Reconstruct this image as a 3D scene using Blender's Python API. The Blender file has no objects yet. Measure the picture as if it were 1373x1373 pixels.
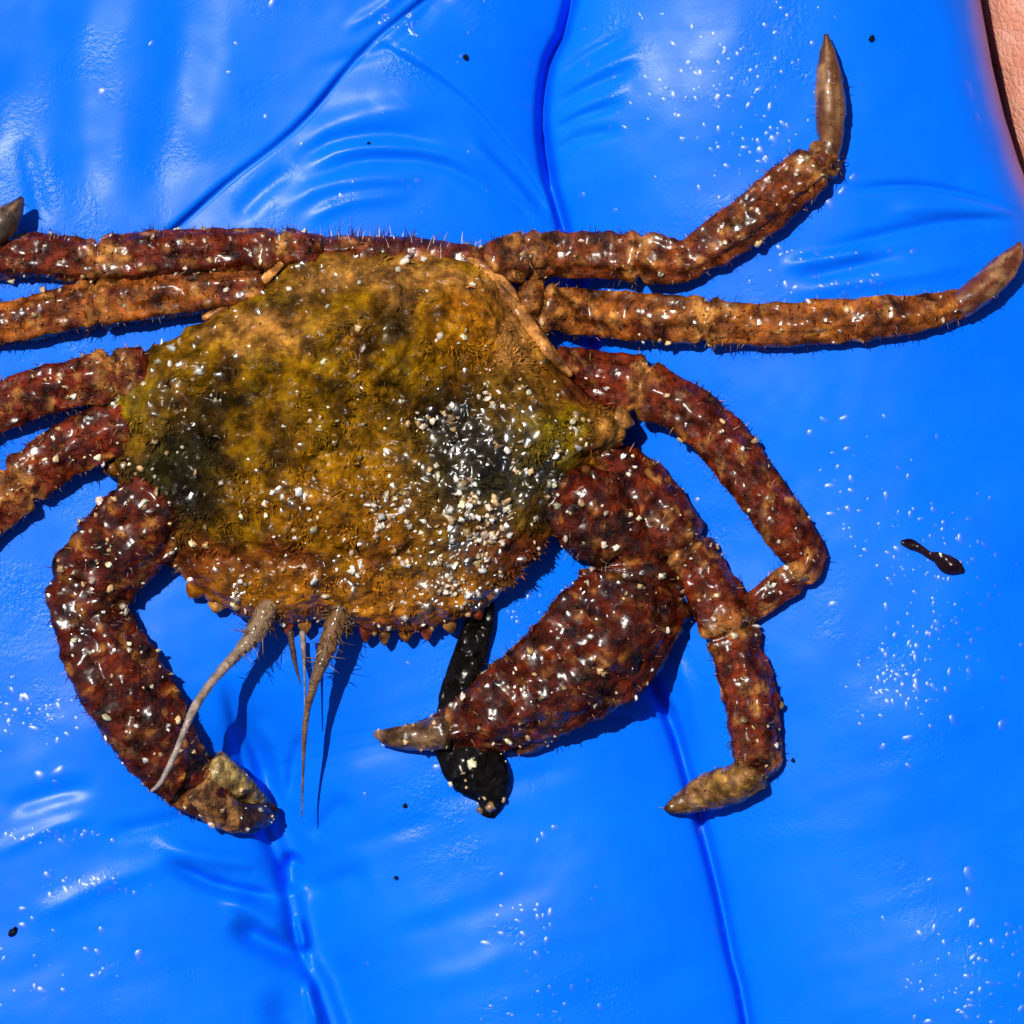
import bpy, math
import numpy as np

# ------------------------------------------------------------------ camera, sky, sun
U = 4.0e-5                 # one drawing unit in metres (the picture is 1373 units = 5.5 cm wide)
HALF = 686.5
DIST = 7000.0              # camera height above the glove, in units
SUN_ELEV, SUN_AZ = 65.0, 136.0     # azimuth of the sun, degrees counter-clockwise from +X
sc = bpy.context.scene
C = sc.collection
cd = bpy.data.cameras.new("camera")
cam = bpy.data.objects.new("camera", cd)
C.objects.link(cam)
cam.location = (0, 0, (DIST + 45) * U)
cd.sensor_width = 36
cd.lens = 36 / (2 * HALF / DIST)
cd.clip_start, cd.clip_end = 0.005, 50
sc.camera = cam

w = bpy.data.worlds.new("World")
sc.world = w
w.use_nodes = True
nt = w.node_tree
nt.nodes.clear()
sky = nt.nodes.new("ShaderNodeTexSky")
sky.sky_type = 'NISHITA'
sky.sun_disc = False
sky.sun_elevation = math.radians(SUN_ELEV)
sky.sun_rotation = math.radians(90 - SUN_AZ)
bg = nt.nodes.new("ShaderNodeBackground")
bg.inputs[1].default_value = 0.05
wo = nt.nodes.new("ShaderNodeOutputWorld")
nt.links.new(sky.outputs[0], bg.inputs[0])
nt.links.new(bg.outputs[0], wo.inputs[0])

ld = bpy.data.lights.new("sun", 'SUN')
ld.energy = 5.0
ld.angle = math.radians(0.5)
ld.color = (1.0, 0.95, 0.87)
sun = bpy.data.objects.new("sun", ld)
C.objects.link(sun)
sun.rotation_euler = (math.radians(90 - SUN_ELEV), 0, math.radians(SUN_AZ + 90))
sc.view_settings.view_transform = 'Standard'
sc.view_settings.look = 'None'
sc.view_settings.exposure = 0.0
sc.view_settings.gamma = 1.0

rng = np.random.default_rng(11)

# ------------------------------------------------------------------ noise and small maths
def _hash(ix, iy, iz, s):
    h = (ix.astype(np.int64) * 374761393 + iy.astype(np.int64) * 668265263 + iz.astype(np.int64) * 2147483647 + s * 1274126177) & 0xffffffff
    h = ((h ^ (h >> 13)) * 1274126177) & 0xffffffff
    h = (h ^ (h >> 16)) & 0xffffff
    return h / float(0xffffff)

def vnoise(P, s=0):
    i = np.floor(P); f = P - i; f = f * f * (3 - 2 * f); i = i.astype(np.int64)
    r = 0
    for dx in (0, 1):
        for dy in (0, 1):
            for dz in (0, 1):
                wgt = (f[:, 0] if dx else 1 - f[:, 0]) * (f[:, 1] if dy else 1 - f[:, 1]) * (f[:, 2] if dz else 1 - f[:, 2])
                r = r + wgt * _hash(i[:, 0] + dx, i[:, 1] + dy, i[:, 2] + dz, s)
    return r * 2 - 1

def fbm(P, scale, s=0, octs=3, gain=0.5):
    P = np.asarray(P, float) / scale
    a, t, r = 1.0, 0.0, 0
    for k in range(octs):
        r = r + a * vnoise(P * 2.03 ** k + 17.3 * k, s + k); t += a; a *= gain
    return r / t

def sstep(a, b, x):
    t = np.clip((x - a) / (b - a), 0, 1)
    return t * t * (3 - 2 * t)

def catmull(pts, step=4.0):
    pts = np.asarray(pts, float)
    P = np.vstack([2 * pts[0] - pts[1], pts, 2 * pts[-1] - pts[-2]])
    out = []
    for i in range(1, len(P) - 2):
        p0, p1, p2, p3 = P[i - 1:i + 3]
        n = max(2, int(np.linalg.norm((p2 - p1)[:3]) / step))
        for t in np.arange(n) / n:
            out.append(0.5 * ((2 * p1) + (p2 - p0) * t + (2 * p0 - 5 * p1 + 4 * p2 - p3) * t * t + (3 * p1 - p0 - 3 * p2 + p3) * t ** 3))
    out.append(P[-2])
    return np.array(out)

# ------------------------------------------------------------------ meshes
def to_m(V):
    V = np.asarray(V, float)
    return np.stack([(V[:, 0] - HALF) * U, -(V[:, 1] - HALF) * U, V[:, 2] * U], 1)

def make_mesh(name, V, F, mat, parent=None, cols=None, kind=None, smooth=True, origin=None, wet=None):
    """V in units (x right, y down, z up), F an int array (n,3|4) or a list of tuples: ONE linked mesh object."""
    W = to_m(V)
    if parent is not None:
        W = W - np.array(parent_loc[parent.name])
    elif origin is not None:
        o3 = to_m(np.array([origin]))[0]
        W = W - o3
    me = bpy.data.meshes.new(name)
    if isinstance(F, np.ndarray):
        n, k = F.shape
        F2 = F[:, ::-1]
        me.vertices.add(len(W)); me.loops.add(n * k); me.polygons.add(n)
        me.vertices.foreach_set("co", W.astype(np.float32).ravel())
        me.loops.foreach_set("vertex_index", F2.astype(np.int32).ravel())
        me.polygons.foreach_set("loop_start", np.arange(0, n * k, k, dtype=np.int32))
        me.update(calc_edges=True)
    else:
        me.from_pydata([tuple(v) for v in W], [], [tuple(f[::-1]) for f in F])
        me.update()
    me.polygons.foreach_set("use_smooth", np.full(len(me.polygons), smooth))
    if cols is not None:
        a = me.attributes.new("tint", 'FLOAT_COLOR', 'POINT')
        c4 = np.ones((len(W), 4), np.float32); c4[:, :3] = cols
        a.data.foreach_set("color", c4.ravel())
    if wet is not None:
        a = me.attributes.new("wet", 'FLOAT', 'POINT')
        a.data.foreach_set("value", np.asarray(wet, np.float32))
    me.materials.append(mat)
    ob = bpy.data.objects.new(name, me)
    C.objects.link(ob)
    if parent is not None:
        ob.parent = parent
        parent_loc[ob.name] = parent_loc[parent.name]
    elif origin is not None:
        ob.location = o3
        parent_loc[ob.name] = o3
    else:
        parent_loc[ob.name] = np.zeros(3)
    if kind:
        ob["kind"] = kind
    return ob

parent_loc = {}

def tag(o, label, cat, group=None):
    o["label"] = label; o["category"] = cat
    if group: o["group"] = group
    return o

def tube(ctrl, n=20, step=4.0, amp=0.0, freq=14.0, seed=0, keel=0.0):
    """rows of ctrl: x, y, z, half width, half height -> a closed tapering limb; returns V, F, along (0..1), radial normals"""
    S = catmull(ctrl, step)
    T = np.gradient(S[:, :3], axis=0)
    T /= np.linalg.norm(T, axis=1)[:, None] + 1e-9
    side = np.cross(T, [0, 0, 1.0]); side /= np.linalg.norm(side, axis=1)[:, None] + 1e-9
    up = np.cross(side, T)
    ang = np.arange(n) * 2 * math.pi / n
    ca, sa = np.cos(ang), np.sin(ang)
    R = np.maximum(S[:, 3:5], 0.2)
    off = side[:, None, :] * (ca[None, :, None] * R[:, 0, None, None]) + up[:, None, :] * (sa[None, :, None] * R[:, 1, None, None])
    if keel:
        off += up[:, None, :] * (keel * R[:, 1, None, None] * (np.clip(sa, 0, 1)[None, :, None] ** 6))
    V = (S[:, None, :3] + off).reshape(-1, 3)
    N = off.reshape(-1, 3); N = N / (np.linalg.norm(N, axis=1)[:, None] + 1e-9)
    if amp:
        a = np.minimum(amp, np.repeat(R.min(1), n) * 0.25)
        V = V + N * (a * fbm(V, freq, seed, 3, 0.6))[:, None]
    m = len(S)
    i = np.arange(m - 1)[:, None] * n; j = np.arange(n)[None, :]; j2 = (j + 1) % n
    F = np.stack([i + j, i + j2, i + n + j2, i + n + j], -1).reshape(-1, 4)
    cap0, cap1 = len(V), len(V) + 1
    V = np.vstack([V, S[0, :3] - T[0] * R[0].min() * 0.5, S[-1, :3] + T[-1] * R[-1].min() * 0.6])
    N = np.vstack([N, -T[0], T[-1]])
    jj = np.arange(n); b = (m - 1) * n
    c0 = np.stack([np.full(n, cap0), (jj + 1) % n, jj, jj], -1)
    c1 = np.stack([np.full(n, cap1), b + jj, b + (jj + 1) % n, b + (jj + 1) % n], -1)
    F = [tuple(f[::-1]) for f in F] + [tuple(f[:3][::-1]) for f in c0] + [tuple(f[:3][::-1]) for f in c1]
    along = np.concatenate([np.repeat(np.arange(m) / (m - 1), n), [0, 1]])
    return V, F, along, N

ICO_V = None
def ico():
    global ICO_V, ICO_F
    if ICO_V is None:
        t = (1 + 5 ** .5) / 2
        v = [(-1, t, 0), (1, t, 0), (-1, -t, 0), (1, -t, 0), (0, -1, t), (0, 1, t), (0, -1, -t), (0, 1, -t), (t, 0, -1), (t, 0, 1), (-t, 0, -1), (-t, 0, 1)]
        f = [(0, 11, 5), (0, 5, 1), (0, 1, 7), (0, 7, 10), (0, 10, 11), (1, 5, 9), (5, 11, 4), (11, 10, 2), (10, 7, 6), (7, 1, 8), (3, 9, 4), (3, 4, 2), (3, 2, 6), (3, 6, 8), (3, 8, 9), (4, 9, 5), (2, 4, 11), (6, 2, 10), (8, 6, 7), (9, 8, 1)]
        v = [np.array(p, float) / np.linalg.norm(p) for p in v]
        g, mid = [], {}
        def m(a, b):
            k = (min(a, b), max(a, b))
            if k not in mid:
                p = v[a] + v[b]; v.append(p / np.linalg.norm(p)); mid[k] = len(v) - 1
            return mid[k]
        for a, b, c in f:
            x, y, z = m(a, b), m(b, c), m(c, a)
            g += [(a, x, z), (b, y, x), (c, z, y), (x, y, z)]
        ICO_V, ICO_F = np.array(v), np.array(g)
    return ICO_V, ICO_F

def grains_mesh(P, R, cols, squash=(0.45, 1.15), seed=0):
    """many small irregular rounded grains in one mesh"""
    v, f = ico()
    r = np.random.default_rng(seed)
    n = len(P); k = len(v)
    A = r.normal(size=(n, 3, 3))
    Q = np.linalg.qr(A)[0]
    sc3 = r.uniform(squash[0], squash[1], (n, 3))
    loc = v[None] * (1 + 0.3 * r.normal(size=(n, k, 1)).clip(-1.5, 1.5)) * sc3[:, None, :] * R[:, None, None]
    V = np.einsum('nij,nkj->nki', Q, loc) + P[:, None, :]
    F = (f[None] + (np.arange(n) * k)[:, None, None]).reshape(-1, 3)
    return V.reshape(-1, 3), F, np.repeat(cols, k, 0)

def hairs_mesh(P, D, L, W, cols, droop=0.3, seed=0):
    """short curved tapering hairs, three-sided"""
    r = np.random.default_rng(seed)
    n = len(P)
    D = D / (np.linalg.norm(D, axis=1)[:, None] + 1e-9)
    A = np.cross(D, r.normal(size=(n, 3))); A /= np.linalg.norm(A, axis=1)[:, None] + 1e-9
    B = np.cross(D, A)
    bend = r.normal(size=(n, 3)) * 0.3; bend[:, 2] -= droop
    rows = []
    for t, ww in ((0, 1), (0.5, 0.75), (0.85, .4)):
        c = P + D * (L * t)[:, None] + bend * (L * t * t)[:, None]
        for q in range(3):
            a = q * 2 * math.pi / 3
            rows.append(c + (A * math.cos(a) + B * math.sin(a)) * (W * ww)[:, None])
    rows.append(P + D * L[:, None] + bend * L[:, None])
    V = np.stack(rows, 1)
    tri = []
    for k in (0, 3):
        for q in range(3):
            a, b = k + q, k + (q + 1) % 3
            tri += [(a, b, b + 3), (a, b + 3, a + 3)]
    for q in range(3):
        tri.append((6 + q, 6 + (q + 1) % 3, 9))
    F = (np.array(tri)[None] + (np.arange(n) * 10)[:, None, None]).reshape(-1, 3)
    return V.reshape(-1, 3), F, np.repeat(cols, 10, 0)

# ------------------------------------------------------------------ materials
def new_mat(name):
    m = bpy.data.materials.new(name); m.use_nodes = True
    t = m.node_tree; b = t.nodes["Principled BSDF"]
    return m, t, b

def nd(t, typ, **kw):
    n = t.nodes.new(typ)
    for k, v in kw.items():
        setattr(n, k, v)
    return n

def coords(t):
    tc = nd(t, "ShaderNodeTexCoord"); mp = nd(t, "ShaderNodeMapping")
    mp.inputs["Scale"].default_value = (1 / U,) * 3
    t.links.new(tc.outputs["Object"], mp.inputs["Vector"])
    return mp.outputs[0]

def noise(t, co, size, detail=3, rough=.55):
    n = nd(t, "ShaderNodeTexNoise"); n.inputs["Scale"].default_value = 1 / size
    n.inputs["Detail"].default_value = detail; n.inputs["Roughness"].default_value = rough
    t.links.new(co, n.inputs["Vector"]); return n.outputs[0]

def ramp(t, src, stops):
    r = nd(t, "ShaderNodeValToRGB"); e = r.color_ramp.elements
    while len(e) < len(stops): e.new(0.5)
    for x, (p, c) in zip(e, stops):
        x.position = p; x.color = (*c, 1) if len(c) == 3 else c
    t.links.new(src, r.inputs[0]); return r.outputs[0]

def shell_mat(name, mott=0.9, rough=0.32, gsize=9.0, bump=1.6, coat=0.7, contrast=(0.32, 0.68), spec=.2, lump=16.0, film=2.6):
    m, t, b = new_mat(name)
    co = coords(t)
    at = nd(t, "ShaderNodeAttribute", attribute_name="tint")
    n1 = noise(t, co, 24, 3, .55); n2 = noise(t, co, 8, 3, .6)
    r1 = ramp(t, n1, [(contrast[0], (.10, .07, .05)), (0.5, (.75, .7, .65)), (contrast[1], (1.9, 2.0, 1.9))])
    r2 = ramp(t, n2, [(.3, (.40, .34, .3)), (.7, (1.6, 1.6, 1.6))])
    mx = nd(t, "ShaderNodeMix", data_type='RGBA', blend_type='MULTIPLY'); mx.inputs[0].default_value = mott
    t.links.new(at.outputs["Color"], mx.inputs[6]); t.links.new(r1, mx.inputs[7])
    m2 = nd(t, "ShaderNodeMix", data_type='RGBA', blend_type='MULTIPLY'); m2.inputs[0].default_value = mott * .7
    t.links.new(mx.outputs[2], m2.inputs[6]); t.links.new(r2, m2.inputs[7])
    t.links.new(m2.outputs[2], b.inputs["Base Color"])
    vo = nd(t, "ShaderNodeTexVoronoi"); vo.inputs["Scale"].default_value = 1 / gsize
    t.links.new(co, vo.inputs["Vector"])
    ad = nd(t, "ShaderNodeMath", operation='MULTIPLY_ADD'); ad.inputs[1].default_value = -1.0
    t.links.new(vo.outputs["Distance"], ad.inputs[0]); t.links.new(noise(t, co, 9, 4, .65), ad.inputs[2])
    bp = nd(t, "ShaderNodeBump"); bp.inputs["Strength"].default_value = 1.0
    bp.inputs["Distance"].default_value = bump * 2.2 * U
    t.links.new(ad.outputs[0], bp.inputs["Height"]); t.links.new(bp.outputs[0], b.inputs["Normal"])
    # the water film beads over the grain of the shell
    v2 = nd(t, "ShaderNodeTexVoronoi", feature='SMOOTH_F1'); v2.inputs["Scale"].default_value = 1 / lump; v2.inputs["Smoothness"].default_value = .6
    t.links.new(co, v2.inputs["Vector"])
    a2 = nd(t, "ShaderNodeMath", operation='MULTIPLY_ADD'); a2.inputs[1].default_value = -1.6
    t.links.new(v2.outputs["Distance"], a2.inputs[0]); t.links.new(noise(t, co, lump * 1.3, 2, .5), a2.inputs[2])
    b2 = nd(t, "ShaderNodeBump"); b2.inputs["Distance"].default_value = film * 2.2 * U
    t.links.new(a2.outputs[0], b2.inputs["Height"]); t.links.new(b2.outputs[0], b.inputs["Coat Normal"])
    rr = ramp(t, n1, [(.35, (rough * .7,) * 3), (.65, (rough * 1.5,) * 3)])
    t.links.new(rr, b.inputs["Roughness"])
    wt = nd(t, "ShaderNodeAttribute", attribute_name="wet")
    cw = nd(t, "ShaderNodeMath", operation='MULTIPLY_ADD', use_clamp=True); cw.inputs[1].default_value = 1.0; cw.inputs[2].default_value = coat
    t.links.new(wt.outputs["Fac"], cw.inputs[0])
    patch = ramp(t, noise(t, co, 26, 3, .6), [(.42, (0, 0, 0)), (.56, (1, 1, 1))])
    pm = nd(t, "ShaderNodeMath", operation='MAXIMUM'); t.links.new(patch, pm.inputs[0]); t.links.new(wt.outputs["Fac"], pm.inputs[1])
    cm = nd(t, "ShaderNodeMath", operation='MULTIPLY'); t.links.new(cw.outputs[0], cm.inputs[0]); t.links.new(pm.outputs[0], cm.inputs[1])
    t.links.new(cm.outputs[0], b.inputs["Coat Weight"])
    b.inputs["Coat Roughness"].default_value = 0.25; b.inputs["Specular IOR Level"].default_value = spec
    return m

def tint_mat(name, rough=.3, coat=.6, spec=.3, trans=0.0, coat_rough=.12, bump=0.0):
    m, t, b = new_mat(name)
    at = nd(t, "ShaderNodeAttribute", attribute_name="tint")
    co = coords(t)
    r = ramp(t, noise(t, co, 6, 2), [(.3, (.7, .68, .66)), (.7, (1.15, 1.15, 1.15))])
    mx = nd(t, "ShaderNodeMix", data_type='RGBA', blend_type='MULTIPLY'); mx.inputs[0].default_value = 1
    t.links.new(at.outputs["Color"], mx.inputs[6]); t.links.new(r, mx.inputs[7])
    t.links.new(mx.outputs[2], b.inputs["Base Color"])
    b.inputs["Roughness"].default_value = rough; b.inputs["Specular IOR Level"].default_value = spec
    b.inputs["Coat Weight"].default_value = coat; b.inputs["Specular IOR Level"].default_value = spec; b.inputs["Coat Roughness"].default_value = coat_rough
    b.inputs["Transmission Weight"].default_value = trans
    if bump:
        bp = nd(t, "ShaderNodeBump"); bp.inputs["Distance"].default_value = bump * U
        t.links.new(noise(t, co, 8, 4, .6), bp.inputs["Height"]); t.links.new(bp.outputs[0], b.inputs["Normal"])
    return m

def glove_mat():
    m, t, b = new_mat("blue_nitrile")
    co = coords(t)
    at = nd(t, "ShaderNodeAttribute", attribute_name="tint")
    r = ramp(t, noise(t, co, 160, 3), [(.3, (.94, .93, .97)), (.7, (1.05, 1.08, 1.02))])
    mx = nd(t, "ShaderNodeMix", data_type='RGBA', blend_type='MULTIPLY'); mx.inputs[0].default_value = 1
    t.links.new(at.outputs["Color"], mx.inputs[6]); t.links.new(r, mx.inputs[7])
    t.links.new(mx.outputs[2], b.inputs["Base Color"])
    rr = ramp(t, noise(t, co, 90, 4), [(.35, (.3,) * 3), (.65, (.4,) * 3)])
    t.links.new(rr, b.inputs["Roughness"])
    # fine skin of the rubber and patches of wet, stippled film
    fine = noise(t, co, 5, 3, .6)
    film = ramp(t, noise(t, co, 120, 3, .6), [(.5, (0, 0, 0)), (.78, (1, 1, 1))])
    wet = noise(t, co, 7, 3, .65)
    mm = nd(t, "ShaderNodeMath", operation='MULTIPLY'); t.links.new(film, mm.inputs[0]); wc = nd(t, "ShaderNodeMath", operation='SUBTRACT'); wc.inputs[1].default_value = .5; t.links.new(wet, wc.inputs[0]); t.links.new(wc.outputs[0], mm.inputs[1])
    wr = nd(t, "ShaderNodeMix", data_type='RGBA'); wr.inputs[7].default_value = (.24, .24, .24, 1)
    t.links.new(film, wr.inputs[0]); t.links.new(rr, wr.inputs[6]); t.links.new(wr.outputs[2], b.inputs["Roughness"])
    m3 = nd(t, "ShaderNodeMath", operation='MULTIPLY'); m3.inputs[1].default_value = 2.6; t.links.new(mm.outputs[0], m3.inputs[0])
    ad = nd(t, "ShaderNodeMath", operation='MULTIPLY_ADD'); ad.inputs[1].default_value = .12
    t.links.new(fine, ad.inputs[0]); t.links.new(m3.outputs[0], ad.inputs[2])
    bp = nd(t, "ShaderNodeBump"); bp.inputs["Distance"].default_value = 0.8 * U
    t.links.new(ad.outputs[0], bp.inputs["Height"]); t.links.new(bp.outputs[0], b.inputs["Normal"])
    b.inputs["Specular IOR Level"].default_value = .12
    return m

def skin_mat():
    m, t, b = new_mat("bare_skin")
    co = coords(t)
    r = ramp(t, noise(t, co, 28, 4, .6), [(.3, (.62, .23, .15)), (.5, (.74, .33, .22)), (.7, (.82, .42, .31))])
    t.links.new(r, b.inputs["Base Color"])
    b.inputs["Roughness"].default_value = .5
    b.inputs["Subsurface Weight"].default_value = .3
    b.inputs["Subsurface Radius"].default_value = (14 * U, 5 * U, 3 * U); b.inputs["Subsurface Scale"].default_value = 1
    vo = nd(t, "ShaderNodeTexVoronoi", feature='DISTANCE_TO_EDGE'); vo.inputs["Scale"].default_value = 1 / 12; vo.inputs["Randomness"].default_value = 1
    t.links.new(co, vo.inputs["Vector"])
    e = ramp(t, vo.outputs["Distance"], [(0, (0, 0, 0)), (.22, (1, 1, 1))])
    bp = nd(t, "ShaderNodeBump"); bp.inputs["Distance"].default_value = 1.6 * U; bp.inputs["Strength"].default_value = .6
    sm = nd(t, "ShaderNodeMath", operation='MULTIPLY_ADD'); sm.inputs[1].default_value = 3.0
    t.links.new(noise(t, co, 20, 5, .7), sm.inputs[0]); t.links.new(e, sm.inputs[2]); t.links.new(sm.outputs[0], bp.inputs["Height"]); t.links.new(bp.outputs[0], b.inputs["Normal"])
    return m

def water_mat(rough=.34):
    """thin beads of water: clear body, mirror-like skin"""
    m, t, b = new_mat("water")
    t.nodes.remove(b)
    lw = nd(t, "ShaderNodeLayerWeight"); lw.inputs["Blend"].default_value = .5
    pw = nd(t, "ShaderNodeMath", operation='POWER'); pw.inputs[1].default_value = 5
    t.links.new(lw.outputs["Facing"], pw.inputs[0])
    fr = nd(t, "ShaderNodeMath", operation='MULTIPLY_ADD'); fr.inputs[1].default_value = .7; fr.inputs[2].default_value = .045
    t.links.new(pw.outputs[0], fr.inputs[0])
    tr = nd(t, "ShaderNodeBsdfTransparent"); tr.inputs[0].default_value = (.97, .985, 1, 1)
    gl = nd(t, "ShaderNodeBsdfGlossy"); gl.inputs["Roughness"].default_value = rough
    mx = nd(t, "ShaderNodeMixShader")
    t.links.new(fr.outputs[0], mx.inputs[0]); t.links.new(tr.outputs[0], mx.inputs[1]); t.links.new(gl.outputs[0], mx.inputs[2])
    t.links.new(mx.outputs[0], t.nodes["Material Output"].inputs["Surface"])
    return m

M_CARA = shell_mat("olive_shell", mott=.75, rough=.4, gsize=20, bump=2.4, coat=.15, spec=.03, contrast=(.35, .68), lump=30, film=2.7)
M_LEG = shell_mat("rust_brown_shell", mott=.95, rough=.32, gsize=16, bump=2.0, coat=.75, spec=.08, lump=25, film=2.2)
M_CLAW = shell_mat("dark_rust_shell", mott=1.0, rough=.3, gsize=19, bump=2.8, coat=1.0, spec=.08, lump=31, film=2.8)
M_HORN = tint_mat("horn", rough=.35, coat=.5, bump=1.5)
M_GRAIN = tint_mat("wet_grain", rough=.35, coat=1.0, coat_rough=.3)
M_HAIR = tint_mat("bristle", rough=.5, coat=.0, spec=.12)
M_ANT = tint_mat("translucent_antenna", rough=.4, coat=.15, bump=5, trans=.35)
M_GLOVE = glove_mat()
M_SKIN = skin_mat()
M_WATER = water_mat()
M_FILM = water_mat(.21)
M_BLACK = shell_mat("wet_black_scrap", mott=.5, rough=.4, gsize=16, bump=2.5, coat=.45, spec=.03, lump=24, film=3.5)

# ------------------------------------------------------------------ the gloved hand
def dist_poly(X, Y, poly):
    """distance to a polyline, signed side (positive to the right of travel, y down) and position along it 0..1"""
    poly = np.asarray(poly, float)
    seg = np.linalg.norm(np.diff(poly, axis=0), axis=1); cum = np.concatenate([[0], np.cumsum(seg)]); tot = cum[-1]
    best = np.full(X.shape, 1e18); sd = np.zeros(X.shape); al = np.zeros(X.shape)
    for k in range(len(seg)):
        ax, ay = poly[k]; dx, dy = (poly[k + 1] - poly[k])
        L2 = dx * dx + dy * dy
        t = np.clip(((X - ax) * dx + (Y - ay) * dy) / L2, 0, 1)
        qx, qy = X - ax - t * dx, Y - ay - t * dy
        d = qx * qx + qy * qy
        s = (dx * qy - dy * qx) / math.sqrt(L2)
        u = d < best
        best = np.where(u, d, best); sd = np.where(u, s, sd); al = np.where(u, (cum[k] + t * seg[k]) / tot, al)
    d = np.sqrt(best)
    return d, np.where(sd >= 0, d, -d), al

def smooth_poly(p, step=25):
    p = np.array([(x, y, 0) for x, y in p], float)
    return catmull(p, step)[:, :2]

def near(X, Y, poly, pad):
    poly = np.asarray(poly)
    return (X > poly[:, 0].min() - pad) & (X < poly[:, 0].max() + pad) & (Y > poly[:, 1].min() - pad) & (Y < poly[:, 1].max() + pad)

CREASE_E = smooth_poly([(800, -300), (765, 0), (736, 80), (727, 160), (738, 240), (756, 300), (800, 480), (850, 720), (872, 890), (908, 990), (940, 1100), (966, 1200), (985, 1290), (1004, 1373), (1050, 1700)])
CREASE_A = smooth_poly([(300, 900), (330, 1060), (372, 1165), (385, 1215), (402, 1290), (440, 1375), (520, 1700)])
FOLD_C = smooth_poly([(640, -60), (560, 5), (500, 55), (458, 100), (415, 152), (368, 196), (300, 248), (228, 312), (180, 360)])
FOLD_D = smooth_poly([(497, 52), (560, 88), (622, 132), (680, 195), (722, 255), (752, 310)])
EDGE = np.array([(-400, 1240), (-200, 1292), (0, 1326), (80, 1340), (150, 1357), (210, 1376), (400, 1450), (700, 1530), (1373, 1610), (1700, 1630)], float)

def edge_x(y):
    return np.interp(y, EDGE[:, 0], EDGE[:, 1])

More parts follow.
